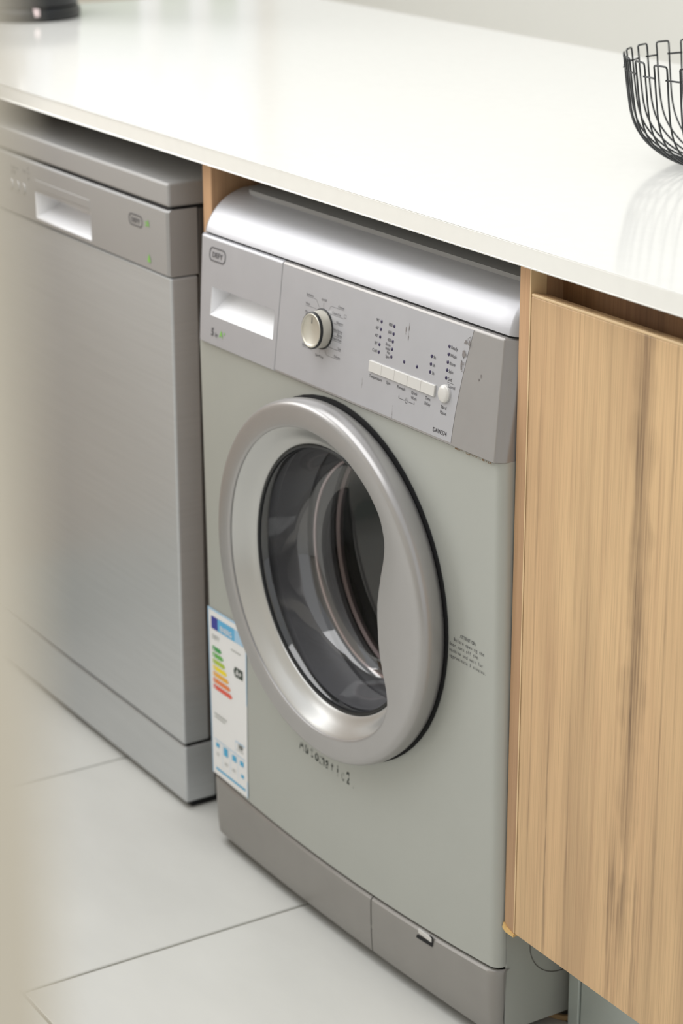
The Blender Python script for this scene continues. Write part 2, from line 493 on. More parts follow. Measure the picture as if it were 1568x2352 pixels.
# front panel of the body, opening under the door ring cut out
rows = []
NZ = 62
for i in range(NZ + 1):
    t = i / NZ; z_ = .16 + (.664 - .16) * t
    rows.append(shell_row(z_, fb, WX0, WX1, .011, .012, .004, 60))
low = []
for i in range(8):
    base = shell_row(.16, fb, WX0, WX1, .011, .012, .004, 60); t = i / 8; row = []
    for (x, y, z) in base:
        zz = (seam(x) + .0026) * (1 - t) + .16 * t; row.append((x, fb(max(-.278, min(.2865, x)), zz) + (y - fb(max(-.278, min(.2865, x)), .16)), zz))
    low.append(row)
lip = [(x, y + .004, z) for x, y, z in low[0]]
V, Fc = grid([lip] + low + rows)
Fc = [f for f in Fc if not all(math.hypot(V[i][0] - CX, V[i][2] - CZ) < .188 for i in f)]
mesh_obj('front_panel', V, Fc, M['body'], wm)
# cabinet sides, back, base
bm = bmesh.new()
x0, x1 = WX0 + .002, WX1 - .0012
box_bm(x1 - .003, x1, .006, .455, .018, .79, .001, 1, bm=bm); box_bm(x0, x0 + .003, .006, .455, .018, .79, .001, 1, bm=bm)
box_bm(x0 + .003, x1 - .003, .45, .455, .018, .79, bm=bm); box_bm(x0 + .003, x1 - .003, .006, .45, .018, .022, bm=bm)
bm_obj('cabinet_shell', bm, M['body'], wm)
tp = [(WX1 - .0010, .08 + .043 * math.cos(a), .115 + .043 * math.sin(a)) for a in [2 * PI * k / 40 for k in range(40)]]
tube('side_emboss', tp, .0005, M['steel_side'], wm, 6, True)
# kick plate and filter flap


def kick(xl, xr, rl, rr, name, side_l, side_r, mt):
    rows = []
    for t, ins in ((0, .006), (.02, .002), (.06, 0), (.3, 0), (.6, 0), (.9, 0), (.955, .0002), (.98, .0018), (1.0, .0048)):
        row = []
        zt = .5
        n_ = 30
        pts = []
        R1 = .010 + .006 * t; R0 = .020 - .004 * t
        zc = .014 + .075 * t
        if side_l:
            pts.append((xl, .004))
            for k in range(9):
                a = PI + PI / 2 * k / 8; pts.append((xl + R0 + R0 * math.cos(a), fb(xl + R0, zc) + R0 + R0 * math.sin(a)))
        a0 = xl + (R0 if side_l else 0); a1 = xr - (R1 if side_r else 0)
        for k in range(n_ + 1):
            x = a0 + (a1 - a0) * k / n_; pts.append((x, fb(x, zc)))
        if side_r:
            for k in range(9):
                a = 1.5 * PI + PI / 2 * k / 8; pts.append((xr - R1 + R1 * math.cos(a), fb(xr - R1, zc) + R1 + R1 * math.sin(a)))
            pts.append((xr, .004))
        for (x, y) in pts:
            zz = .014 * (1 - t) + (seam(x) - .0012) * t
            row.append((x, y + ins - .0012 + .006 * max(0, .35 - t), zz))
        rows.append(row)
    # returns at the free ends
    V, Fc = grid(rows)
    return mesh_obj(name, V, Fc, mt, wm)


kick(WX0 + .001, .0770, 0, 0, 'kick_plate', True, False, M['kick'])
fl = kick(.0785, WX1, 0, 0, 'filter_flap', False, True, M['kick'])
box('release_tab', .166, .192, fb(.18, .09) - .0020, fb(.18, .09) + .006, .0835, .0895, M['button'], fl, bevel=.001)
decal('tab_notch', [[(.164, .0775), (.193, .0785), (.195, .0915), (.188, .092), (.190, .0835), (.166, .0820)]], lambda x, z: fb(x, z) - .0014, M['gap'], fl)
box('base_tray', WX0 + .012, WX1 - .012, .004, .44, .0135, .017, M['gap'], wm)
box('shade_strip', WX0 + .016, WX0 + .022, .01, .43, .0, .0135, M['gap'], wm)  # added black strips, stand in for the shade beneath the machine
box('shade_strip', WX0 + .022, WX1 - .03, .42, .43, .0, .0135, M['gap'], wm)
for fx in (-.25, .26):
    for fy_ in (.03, .40):
        lathe('foot', [(0, 0), (.018, 0), (.018, .006), (.008, .008), (.008, .0165), (0, .0165)], (fx, fy_, 0), M['black'], wm, 20, 'Z')

# control panel with detergent drawer on its left
PZ0, PZ1 = .6625, .7865


def panel_rows(xs_fn, zs, xl, xr, sl, sr):
    rows = []
    for z, ins in zs:
        row = []
        if sl:
            r = .012; xl_ = xl + ins + .012 * (PZ1 - z) / (PZ1 - PZ0) - .004
            row.append((xl_, .02, z))
            for k in range(9):
                a = PI + PI / 2 * k / 8; row.append((xl_ + r + r * math.cos(a), fp(xl_ + r, z) + ins + r + r * math.sin(a), z))
        for x in xs_fn: row.append((x, fp(x, z) + ins, z))
        if sr:
            r = .0085 + .0050 * (z - PZ0) / (PZ1 - PZ0); xr_ = xr - ins; f0 = fp(xr_ - r, z) + ins
            for (dx, dy) in ((0, 0), (.0008, .0001), (.0015, .0005), (.0020, .0012), (.0023, .0021), (r * .6, r * .62), (r - .0010, r * 1.05), (r - .0003, r * 1.05 + .0016), (r, r * 1.05 + .004)):
                row.append((xr_ - r + dx, f0 + dy, z))
            row.append((xr_, .02, z))
        rows.append(row)
    return rows


edge_lo = [(PZ0 + .0015, .010), (PZ0, .006), (PZ0 + .0002, .0015), (PZ0 + .0016, .0)]
edge_hi = [(PZ1 - .0022, 0.0), (PZ1 - .0006, .0010), (PZ1, .0028), (PZ1, .012)]
mid = [PZ0 + .004 + (PZ1 - PZ0 - .008) * k / 14 for k in range(15)]
xs = [-.1093 + (.2835 + .1093) * k / 44 for k in range(44)]
cp_rows = panel_rows(xs, edge_lo + [(z, 0) for z in mid] + edge_hi, -.1093, WX1, False, True)
cp_rows = [[(r[0][0], r[0][1] + .006, r[0][2])] + [(r[0][0] + .0008, r[0][1], r[0][2])] + r[1:] for r in cp_rows]
V, Fc = grid(cp_rows)
cpan = mesh_obj('control_panel', V, Fc, M['panel_dark'], wm)
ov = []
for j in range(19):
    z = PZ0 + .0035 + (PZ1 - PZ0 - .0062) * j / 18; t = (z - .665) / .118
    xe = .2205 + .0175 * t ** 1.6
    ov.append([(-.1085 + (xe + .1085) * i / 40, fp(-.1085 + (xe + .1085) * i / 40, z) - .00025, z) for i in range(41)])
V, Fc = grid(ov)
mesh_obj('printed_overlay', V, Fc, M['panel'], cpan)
# drawer front, grip opening left out
hx0, hx1, hz0, hz1 = -.2545, -.1185, .6970, .7300
xs = sorted([-.2625 + (.2625 - .1112) * k / 24 for k in range(25) if abs(-.2625 + (.2625 - .1112) * k / 24 - hx0) > .003 and abs(-.2625 + (.2625 - .1112) * k / 24 - hx1) > .003] + [hx0, hx1])
zs_ = sorted([z for z in mid if abs(z - hz0) > .003 and abs(z - hz1) > .003] + [hz0, hz1])
dr_rows = panel_rows(xs, edge_lo + [(z, 0) for z in zs_] + edge_hi, WX0 - .001, 0, True, False)
dr_rows = [r[:-1] + [(r[-1][0], r[-1][1], r[-1][2]), (r[-1][0] + .0008, r[-1][1] + .001, r[-1][2]), (r[-1][0] + .0008, r[-1][1] + .008, r[-1][2])] for r in dr_rows]
V, Fc = grid(dr_rows)
Fc = [f for f in Fc if not (all(hx0 - 1e-5 <= V[i][0] <= hx1 + 1e-5 and hz0 - 1e-5 <= V[i][2] <= hz1 + 1e-5 for i in f))]
drw = mesh_obj('detergent_drawer', V, Fc, M['panel'], wm)
# grip recess: sloping floor, side cheeks, dark back
bx0, bx1 = hx0 + .002, hx1 - .002; bd = .030
e = .0012


def fpp(x, z, o=0): return (x, fp(x, z) + o, z)


V = [fpp(hx0, hz0), fpp(hx1, hz0), fpp(hx1, hz1), fpp(hx0, hz1),
     fpp(hx0 + e, hz0 + e, e), fpp(hx1 - e, hz0 + e, e), (hx1 - .003, fp(hx1, .7) + bd, hz1 - .008), (hx0 + .003, fp(hx0, .7) + bd, hz1 - .008),
     (hx1 - .003, fp(hx1, .7) + bd, hz1 + .004), (hx0 + .003, fp(hx0, .7) + bd, hz1 + .004)]
Fc = [(0, 1, 5, 4), (4, 5, 6, 7), (7, 6, 8, 9), (3, 9, 8, 2), (0, 4, 7, 9, 3), (1, 2, 8, 6, 5)]
rc = bpy.data.meshes.new('grip_recess'); rc.from_pydata(V, [], Fc)
link('grip_recess', rc, M['recess'], drw, False)

# top cover
prof = []
for k in range(13):
    a = PI / 2 * k / 12
    t = k / 12; ey, ez = .036 - .046 * math.cos(a), .7885 + .0465 * math.sin(a); ly, lz = -.010 + .046 * t, .7885 + .0465 * t
    prof.append((ey * .72 + ly * .28, ez * .72 + lz * .28))
prof += [(.0400, .8352), (.055, .8352)]
full = [(-.006, .7885)] + prof
bm = bmesh.new()


def ccov(x, y, z): return (x, y + .028 * x * max(0, 1 - (y + .01) / .05), z)


# columns with rounded ends
cols = []
rE = .012
ex = []
for k in range(9):
    a = PI / 2 * k / 8; ex.append((WX0 - .0050 + rE * (1 - math.cos(a)), rE * (1 - math.sin(a))))
for k in range(1, 30): ex.append((WX0 + rE + (WX1 - WX0 - 2 * rE) * k / 30, 0.0))
for k in range(9):
    a = PI / 2 * (1 - k / 8); ex.append((WX1 - rE * (1 - math.cos(a)), rE * (1 - math.sin(a))))
cpt = Vector((.06, .7885))
for (x, ins) in ex:
    col = []
    for (y, z) in prof:
        v = Vector((y, z)); c_ = Vector((max(.040, y), .7885)) if y > .039 else Vector((.040, .7885)); d = (v - c_)
        L_ = d.length; d = d * (1 - ins / max(L_, .02)) if L_ > 0 else d
        q = c_ + d; col.append(ccov(x, q.x, q.y))
    cols.append(col)
for e_, at_ in ((cols[0], 0), (cols[-1], 1)):
    cap = [tuple([x, .055, .7885]) if i == 99 else (x, y + (.055 - y) * .999, .7885 + (z - .7885) * .001) for i, (x, y, z) in enumerate(e_)]
    if at_: cols.append(cap)
    else: cols.insert(0, cap)
V, Fc = grid(cols)
mesh_obj('top_cover', V, Fc, M['cover'], wm, True, 50)
# dark reveal beneath the cover
rows = [[(x, y + .0035, z) for x, y, z in shell_row(z, lambda x_, z_: fp(x_, PZ1) + .0008, WX0 + .001, WX1 - .0025, .014, .016, .02)] for z in (.780, .7892)]
V, Fc = grid(rows); mesh_obj('seam_gasket', V, Fc, M['gap'], wm)
# lid plate
o = []
xl, xr, yf_, yb_, r = WX0 + .012, WX1 - .004, .004, .45, .03
o += [(xl + r - r * math.sin(a), yf_ + .008 + r - r * math.cos(a)) for a in [PI / 2 * (1 - k / 8) for k in range(9)]]
o += [(xr, yf_ + .008 * 0 + .014), (xr, yb_), (xl, yb_)]
bm = bmesh.new(); top = [bm.verts.new((x, y + .012, .8372)) for x, y in o]; bot = [bm.verts.new((x, y + .012, .800)) for x, y in o]
bm.faces.new(top); n = len(o)
for i in range(n): bm.faces.new((top[i], bot[i], bot[(i + 1) % n], top[(i + 1) % n]))
bm_obj('lid_plate', bm, M['lid'], wm, True)

# door ring
def rin(deg):
    d = (deg + 180) % 360 - 180
    tb_ = [(-52, .1765), (-42, .1745), (-34, .168), (-29, .157), (-24, .143), (-17, .131), (-10, .125), (0, .122), (8, .1235), (15, .130), (22, .140), (28, .154), (34, .166), (42, .1745), (52, .1765)]
    if d <= tb_[0][0] or d >= tb_[-1][0]: return .1765
    for (a, p), (b, q) in zip(tb_, tb_[1:]):
        if a <= d <= b:
            t = (d - a) / (b - a); t = t * t * (3 - 2 * t) if False else t
            return p + (q - p) * t


def fr(x, z): return -.022 + .030 * (x - CX) - .020 * (z - .45)


rows = []
NR = 180
for k in range(NR):
    dg = 360 * k / NR; a = math.radians(dg)
    ri = sum(rin(dg + q) for q in (-2, -1, 0, 1, 2)) / 5; dd = (.1765 - ri) / .0545
    P = [(.196, .0025), (.2020, -.0005), (.2052, -.0055), (.2068, -.0125), (.2072, -.0180), (.2066, -.0230), (.2052, -.0266), (.2030, -.0288), (.2004, -.0299), (.1975, -.0303), (.188, -.0304),
         (ri + .0035, -.0303), (ri + .0012, -.0299), (ri, -.0288), (ri - .0001, -.0284 + .0040 * dd), (ri + .0003, -.0276 + .0080 * dd), (ri + .0006 + .004 * dd, -.0270 + .0150 * dd)]
    rows.append([(CX + r_ * math.cos(a), fr(CX + r_ * math.cos(a), CZ + r_ * math.sin(a)) + h, CZ + r_ * math.sin(a)) for r_, h in P])
rows.append(rows[0]); V, Fc = grid(rows)
me = bpy.data.meshes.new('r'); me.from_pydata(V, [], Fc); bm = bmesh.new(); bm.from_mesh(me); bmesh.ops.remove_doubles(bm, verts=bm.verts, dist=1e-6)
ring = bm_obj('door_ring', bm, M['ring'], wm, True, 50)
lathe('recess_cone', [(.1820, -.0255), (.1772, -.0270), (.1758, -.0262), (.1740, -.0245), (.170, -.0205), (.166, -.0160), (.162, -.0120), (.158, -.0092), (.1550, -.0078), (.1538, -.0060), (.153, .004)], (CX, 0, CZ), M['cone'], ring, 128, 'Y', fr, 40)
lathe('glass_seal', [(.1535, -.006), (.1520, -.0075), (.1500, -.0068), (.1492, -.004), (.1492, .004)], (CX, 0, CZ), M['black'], ring, 96, 'Y', fr)
gl = [(.1500, -.0050), (.1482, -.0030), (.1465, .004), (.1425, .018), (.1375, .034), (.1325, .046), (.1280, .0530), (.1200, .0570), (.10, .0595), (.07, .0605), (.035, .061), (0.0001, .0612)]
lathe('bowl_rim', [(.1264, .0545), (.1285, .0532), (.1304, .0550), (.1286, .0574), (.1264, .0562), (.1264, .0545)], (CX, 0, CZ), M['bowl_rim'], ring, 96, 'Y', fr)
lathe('door_glass', gl, (CX, 0, CZ), M['glass'], ring, 96, 'Y', fr, 80)
lathe('door_gap', [(.150, .0012), (.2076, .0012)], (CX, 0, CZ), M['gap'], wm, 64, 'Y', lambda x, z: fb(x, z) - .0022)
# rubber bellows and drum
lathe('rubber_gasket', [(.186, .004), (.168, .006), (.158, .014), (.160, .030), (.156, .044), (.150, .052), (.1535, .060), (.150, .072), (.1440, .080), (.148, .088), (.160, .092)], (CX, -.02, CZ), M['rubber'], wm, 96, 'Y')
drum = lathe('drum', [(.146, .094), (.150, .092), (.156, .098), (.20, .112), (.232, .125), (.236, .14), (.236, .40), (.22, .412), (.10, .405), (.06, .39), (.0001, .385)], (CX, -.02, CZ), M['drum'], wm, 96, 'Y')
lathe('drum_rim', [(.1465, .090), (.1435, .088), (.1405, .091), (.1415, .096), (.146, .098)], (CX, -.02, CZ), M['drum_lip'], drum, 96, 'Y')
for k in range(3):
    a0 = math.radians(20 + 120 * k); bm = bmesh.new(); ringv = []
    for (y, s) in ((.12, .4), (.15, 1), (.34, 1), (.38, .5)):
        rr = []
        for (da, r_) in ((-.17, .235), (-.10, .205), (0, .235 - .055 * s), (.10, .205), (.17, .235)):
            a = a0 + da; rr.append(bm.verts.new((CX + r_ * math.cos(a), y, CZ + r_ * math.sin(a))))
        ringv.append(rr)
    for A, B in zip(ringv, ringv[1:]):
        for i in range(4): bm.faces.new((A[i], A[i + 1], B[i + 1], B[i]))
    bm.faces.new(ringv[0]); bm.faces.new(ringv[-1])
    bm_obj('drum_paddle', bm, M['drum'], drum)

# programme knob
KX, KZ = -.0235, .7295
kn = lathe('programme_knob', [(.0001, -.0128), (.0150, -.0132), (.0163, -.0138), (.0168, -.0146), (.0178, -.0148), (.0188, -.0140), (.0195, -.0122), (.0201, -.0060), (.0206, -.001), (.0206, .001)], (KX, 0, KZ), M['knob'], wm, 72, 'Y', fp, 40)
kprof = lambda x, z: fp(x, z) - .0128
lathe('knob_band', [(.0187, -.0143), (.0197, -.0136), (.0200, -.0115), (.0193, -.0112)], (KX, 0, KZ), M['black'], kn, 72, 'Y', fp)
lathe('knob_skirt', [(.0205, -.0015), (.0218, -.0012), (.0222, 0), (.0222, .001)], (KX, 0, KZ), M['black'], kn, 72, 'Y', fp)
decal('knob_pointer', [line2(KX - .0005, KZ + .0075, KX - .001, KZ + .0145, .0011)], kprof, M['ink_dark'], kn, .0006)

# push buttons
bxa, bxb = .0715, .1875
for k in range(5):
    a = bxa + (bxb - bxa) * k / 5 + .00012; b = bxa + (bxb - bxa) * (k + 1) / 5 - .00012
    bm = box_bm(a, b, -.0024, .001, .7055, .7170, .00035, 2)
    for v in bm.verts: v.co.y += fp(v.co.x, v.co.z)
    bm_obj('push_button', bm, M['button'], wm, False)
lathe('start_button', [(.0001, -.0040), (.0050, -.0040), (.0078, -.0034), (.0090, -.0022), (.0092, .001)], (.2030, 0, .7122), M['button'], wm, 48, 'Y', fp)
leds = [(.0842, .728 + .008 * k) for k in range(5)] + [(.1070, .728 + .008 * k) for k in range(5)] + [(.1298, .728), (.1522, .728)] + [(.1750, .728 + .008 * k) for k in range(3)] + [(.2022, .728 + .008 * k) for k in range(5)]
for (x, z) in leds:
    lathe('indicator_light', [(.0001, -.0007), (.0015, -.0006), (.0021, -.0002), (.0022, .0005)], (x, 0, z), M['led'], wm, 16, 'Y', fp)

sm = .0047
it = []
for k, s in enumerate(['Cold', '30°', '40°', '60°', '90°']): it.append((s, .0810, .7268 + .008 * k, sm, 'RIGHT', .9))
for k, s in enumerate([('Spin', 'No'), ('Hold', 'Rinse'), ('400',), ('600',), ('800',)]):
    it.append((s[0], .1040, .7262 + .008 * k - (.0008 if len(s) > 1 else -.0006), sm, 'RIGHT', .9))
    if len(s) > 1: it.append((s[1], .1040, .7302 + .008 * k - .0004, sm * .95, 'RIGHT', .9))
for k, s in enumerate(['3h', '6h', '9h']): it.append((s, .1782, .7262 + .008 * k, sm, 'LEFT', .9))
for k, s in enumerate(['End', 'Spin', 'Rinse', 'Wash', 'Ready']): it.append((s, .2052, .7262 + .008 * k, .0050, 'LEFT', .9))
it += [('Cancel', .2065, .7195, .0048, 'LEFT', .9), ('Temperature', .0832, .6990, .0047, 'CENTER', .92), ('Spin', .1065, .6990, .0047, 'CENTER', .92), ('Prewash', .1295, .6990, .0047, 'CENTER', .9),
       ('Quick', .1525, .6990, .0047, 'CENTER', .9), ('Wash', .1525, .6937, .0047, 'CENTER', .9), ('Time', .1760, .6990, .0047, 'CENTER', .9), ('Delay', .1760, .6937, .0047, 'CENTER', .9),
       ('Start/', .2035, .6965, .0050, 'CENTER', .9), ('Pause', .2035, .6910, .0050, 'CENTER', .9), ('DAW374', .2010, .6705, .0062, 'CENTER', .95, .008)]
lettering(it, fp, M['ink_dark'], cpan)
ln = [line2(.2052, .7245, .2150, .7245, .0003), line2(.1270, .6925, .1270, .6895, .0004), line2(.1270, .6895, .1372, .6895, .0004), line2(.1430, .6895, .1540, .6895, .0004), line2(.1540, .6895, .1540, .6915, .0004)]
ln += [line2(.1385, .6875, .1385, .6905, .0004), line2(.1385, .6875, .1418, .6875, .0004), line2(.1418, .6875, .1418, .6905, .0004), line2(.1385, .6905, .1418, .6905, .0004), line2(.1392, .6905, .1392, .6925, .0003), line2(.1411, .6905, .1411, .6925, .0003), line2(.1392, .6925, .1411, .6925, .0003)]
decal('printed_line', ln, fp, M['ink_dark'], cpan)
# programme names round the knob
it = []; ln = []
left = [('Synthetics', .759, .026), ('Wool', .7490, .022), ('Mini', .7400, .020), ('Dark', .7325, .019), ('Jeans', .7245, .019), ('Shirts', .7190, .019), ('Sport', .7135, .019), ('Rinse', .7035, .024)]
for s, z, d in left:
    it.append((s, KX - .0345, z + .0006, .0040, 'LEFT', .85)); ln.append(line2(KX - .0345, z - .0004, KX - .0215 if abs(z - KZ) < .016 else KX - .015, z - .0004, .00025))
ln += [line2(KX - .015, .7586, KX - .0085, .7515, .00025), line2(KX - .015, .7486, KX - .0140, .7475, .00025), line2(KX - .015, .7031, KX - .011, .7095, .00025)]
right = [('Cottons', .7575), ('Cottons Eco', .7490), ('Babycare', .7405), ('Daily Xpress', .7320), ('Xpress', .7275), ('Hand Wash', .7225), ('Spin', .7135), ('Delicate', .7040)]
for s, z in right:
    it.append((s, KX + .0390, z + .0006, .0040, 'RIGHT', .85)); ln.append(line2(KX + .0215 if abs(z - KZ) < .016 else KX + .014, z - .0004, KX + .0390, z - .0004, .00025))
ln += [line2(KX + .014, .7571, KX + .0095, .7510, .00025), line2(KX + .014, .7486, KX + .0150, .7475, .00025), line2(KX + .014, .7131, KX + .0175, .7165, .00025), line2(KX + .014, .7036, KX + .010, .7080, .00025)]
ln += [line2(KX, .7530, KX, .7580, .00025), line2(KX, .7035, KX, .7070, .00025)]
it += [('On/Off', KX, .7595, .0040, 'CENTER', .85), ('Spin+Pump', KX, .6985, .0040, 'CENTER', .85)]
zz = .7497; ln += [line2(.0165, zz, .0200, zz, .0003), line2(.0165, zz + .0035, .0200, zz + .0035, .0003), line2(.0165, zz, .0165, zz + .0035, .0003), line2(.0200, zz, .0200, zz + .0035, .0003)]
it = [(i_ if i_[0] != 'Cottons Eco' else ('Cottons Eco', KX + .0335, i_[2], .0040, 'RIGHT', .8)) for i_ in it]
lettering(it, fp, M['ink'], cpan); decal('printed_line', ln, fp, M['ink'], cpan)


def oval_logo(cx, cz, w_, h_, f, parent, mt, txt_='DEFY', size=.0095):
    def rr(w, h, r, n=6):
        o = []
        for (sx, sz, a0) in ((1, 1, 0), (-1, 1, PI / 2), (-1, -1, PI), (1, -1, 1.5 * PI)):
            for k in range(n + 1):
                a = a0 + PI / 2 * k / n; o.append((cx + sx * (w / 2 - r) + r * math.cos(a), cz + sz * (h / 2 - r) + r * math.sin(a)))
        return o
    A = rr(w_, h_, h_ * .42); B = rr(w_ - .0034, h_ - .0034, h_ * .42 - .0017); n_ = len(A)
    polys = [[A[i], A[(i + 1) % n_], B[(i + 1) % n_], B[i]] for i in range(n_)]
    
    Vv = [(x, f(x, z) - .0004, z) for x, z in A + B]
    me = bpy.data.meshes.new('logo_oval'); me.from_pydata(Vv, [], [(i, (i + 1) % n_, n_ + (i + 1) % n_, n_ + i) for i in range(n_)]); link('logo_oval', me, mt, parent, False)
    lettering([(txt_, cx, cz - size * .36, size, 'CENTER', 1.15, .02)], f, mt, parent, 'logo_lettering')


oval_logo(-.2475, .7670, .036, .0165, fp, drw, M['ink'], 'DEFY', .0085)
lettering([('5', -.2455, .6745, .0125, 'CENTER', .9, .03), ('kg', -.2365, .6745, .007, 'CENTER', .9, .02)], fp, M['ink'], drw)
lettering([('A', -.2265, .6760, .0105, 'CENTER', 1, .03), ('+', -.2195, .6790, .007, 'CENTER', 1, .02)], fp, M['green'], drw)

# warning print and worn print on the body
att = ['ATTENTION', 'Before opening the', 'door,turn off the', 'machine and wait for', 'approximate 3 minutes.']
it = []
for k, s in enumerate(att):
    z = .4582 - .00665 * k
    x = {0: .2330, 1: .2215}.get(k, .2140)
    it.append((s, x, z, .0062, 'LEFT', {0: .72, 1: .92, 2: .92, 3: .90, 4: .93}[k]))
# fixed-width setting: place character by character
it2 = []
cw = .00287
for k, s in enumerate(att):
    z = .4582 - .00665 * k; x = {0: .2325, 1: .2215}.get(k, .2140); it2.append([])
    for i, c in enumerate(s):
        if c != ' ': it2[-1].append((c, x + cw * (i + .5), z, .0056, 'CENTER', .80 if c not in 'mwM' else .60))
lettering(it2, fb, M['ink_dark'], wm, 'warning_lettering')
wl_ = []
for i, c in enumerate('Automatic2.'):
    wl_.append((c, -.068 + .0108 * i, .2145 - .00055 * i, .021, 'CENTER', .70, .015))
lettering([wl_], fb, M['worn'], wm, 'worn_lettering', .0005)
decal('smudge', [[(.2300 + .006 * math.cos(a) * (1 + .3 * math.sin(3 * a)) + .005 * math.sin(a), .763 + .014 * math.sin(a)) for a in [2 * PI * k / 20 for k in range(20)]],
                 [(.226 + .003 * math.cos(a), .7475 + .008 * math.sin(a)) for a in [2 * PI * k / 16 for k in range(16)]]], fp, M['smudge'], cpan, .0005)

# grime along the lower edge of the panel, small stains
M['grime'] = worn_mat('grime', (120, 92, 60), 300, .45, .62)
rg = random.Random(3)
decal('grime', [[(.224 + .012 * k, PZ0 + .0004), (.236 + .012 * k, PZ0 + .0004), (.236 + .012 * k, PZ0 - .0022 - .0012 * rg.random()), (.224 + .012 * k, PZ0 - .0022)] for k in range(5)], lambda x, z: fp(x, PZ0) + .0035, M['grime'], cpan)
decal('stain', [[(cx_ + a_ * math.cos(t_), cz_ + b_ * math.sin(t_)) for t_ in [2 * PI * k / 12 for k in range(12)]] for cx_, cz_, a_, b_ in ((.128, .762, .0008, .009), (.133, .760, .0008, .010), (.2015, .694, .0005, .006), (.118, .672, .0005, .008), (.257, .742, .0012, .002), (.254, .738, .001, .0012), (.06, .690, .0006, .006))], fp, M['smudge'], cpan, .0005)

# energy label
LX0, LX1, LZ0, LZ1 = -.2835, -.1925, .0985, .3235
fe = lambda x, z: fb(max(-.278, x), z) - .0006
cols_ = {'sheet': (236, 236, 236), 'bluehead': (96, 178, 222), 'flag': (52, 56, 150), 'g1': (60, 160, 80), 'g2': (100, 178, 80), 'g3': (176, 200, 60), 'g4': (246, 222, 40), 'g5': (240, 178, 60), 'g6': (234, 132, 70), 'g7': (226, 92, 72), 'k': (60, 72, 62), 'lb': (170, 205, 232), 'pb': (70, 172, 216), 'gr': (180, 182, 178)}
lm = {k: mat('label_' + k, v, .45) for k, v in cols_.items()}
nx = 10; rows = [[(LX0 + (LX1 - LX0) * i / nx, fe(LX0 + (LX1 - LX0) * i / nx, z), z) for i in range(nx + 1)] for z in [LZ0 + (LZ1 - LZ0) * j / 20 for j in range(21)]]
V, Fc = grid(rows); sheet = mesh_obj('energy_label', V, Fc, lm['sheet'], wm)
sheet['label'] = 'white energy rating label with coloured bars'


def UV(u, v): return (LX0 + (LX1 - LX0) * u, LZ1 - (LZ1 - LZ0) * v)


def rq(u0, v0, u1, v1, tip=0.0):
    p = [UV(u0, v0), UV(u1, v0)] + ([UV(u1 + tip, (v0 + v1) / 2)] if tip else []) + [UV(u1, v1), UV(u0, v1)]; return p


pr = {'lb': [rq(0, 0, 1, .012), rq(0, .012, .02, 1), rq(.98, .012, 1, 1), rq(.70, .045, .94, .118), rq(.68, .70, .94, .705), rq(.68, .70, .685, .78), rq(.08, .78, .94, .784), rq(.30, .78, .305, .93), rq(.52, .78, .525, .93), rq(.74, .78, .745, .93)],
      'flag': [rq(.09, .045, .26, .118)], 'bluehead': [rq(.26, .045, .70, .118)], 'pb': [rq(.80, .05, .93, .11), rq(.12, .80, .22, .825), rq(.34, .795, .46, .845), rq(.58, .80, .70, .835), rq(.80, .80, .90, .83), rq(.82, .88, .90, .90), rq(.1, .955, .93, .968)],
      'g1': [rq(.1, .220, .30, .246, .05)], 'g2': [rq(.1, .258, .345, .284, .05)], 'g3': [rq(.1, .296, .39, .322, .05)], 'g4': [rq(.1, .334, .435, .360, .05)], 'g5': [rq(.1, .372, .48, .398, .05)], 'g6': [rq(.1, .410, .525, .436, .05)], 'g7': [rq(.1, .448, .57, .474, .05)],
      'k': [[UV(.66, .29), UV(.70, .262), UV(.90, .262), UV(.90, .318), UV(.70, .318)]], 'gr': [rq(.10, .62, .45, .63), rq(.10, .64, .40, .648), rq(.72, .745, .9, .750), rq(.6, .17, .85, .178)]}
for k, ps in pr.items(): decal('label_print', ps, lambda x, z: fe(x, z) - .0002, lm[k], sheet, 0.0002)
ux = lambda u, v, s, sz, c, al='CENTER': lettering([(s, UV(u, v)[0], UV(u, v)[1], sz, al, .95, .02)], lambda x, z: fe(x, z) - .0005, lm[c], sheet, 'label_lettering', .0003)
ux(.80, .306, 'A+', .0115, 'sheet'); ux(.48, .105, 'ENERG', .0095, 'sheet'); ux(.2, .175, 'DEFY', .0080, 'gr'); ux(.82, .735, '189', .0090, 'k')
ux(.17, .875, '5.0', .006, 'gr'); ux(.41, .90, '8.4', .006, 'gr'); ux(.63, .90, 'ABC', .005, 'gr')
for k, c in enumerate('ABCDEFG'): ux(.15, .242 + .038 * k, c, .0055, 'sheet')
adopt(wm)

# ------------------------------------------------------------------ dishwasher
dw = thing('dishwasher', (-.68, .2, 0), 'grey freestanding dishwasher with recessed handle, left of the washing machine', 'dishwasher')
DX0, DX1 = -.978, -.378; DY = -.016
bm = box_bm(DX0 + .004, DX1 - .001, .024, .53, .012, .795, .002, 1); bm_obj('cabinet_shell', bm, M['steel_side'], dw)
box('door', DX0, DX1, DY, .022, .094, .7125, M['steel'], dw, .003, 3)
box('kick_panel', DX0, DX1, DY + .001, .03, .010, .0900, M['steel'], dw, .003, 3)
box('kick_seam', DX0 + .003, DX1 - .002, DY + .006, .03, .088, .096, M['gap'], dw)
box('base_gap', DX0 + .01, DX1 - .006, DY + .012, .5, 0.0, .0105, M['gap'], dw)
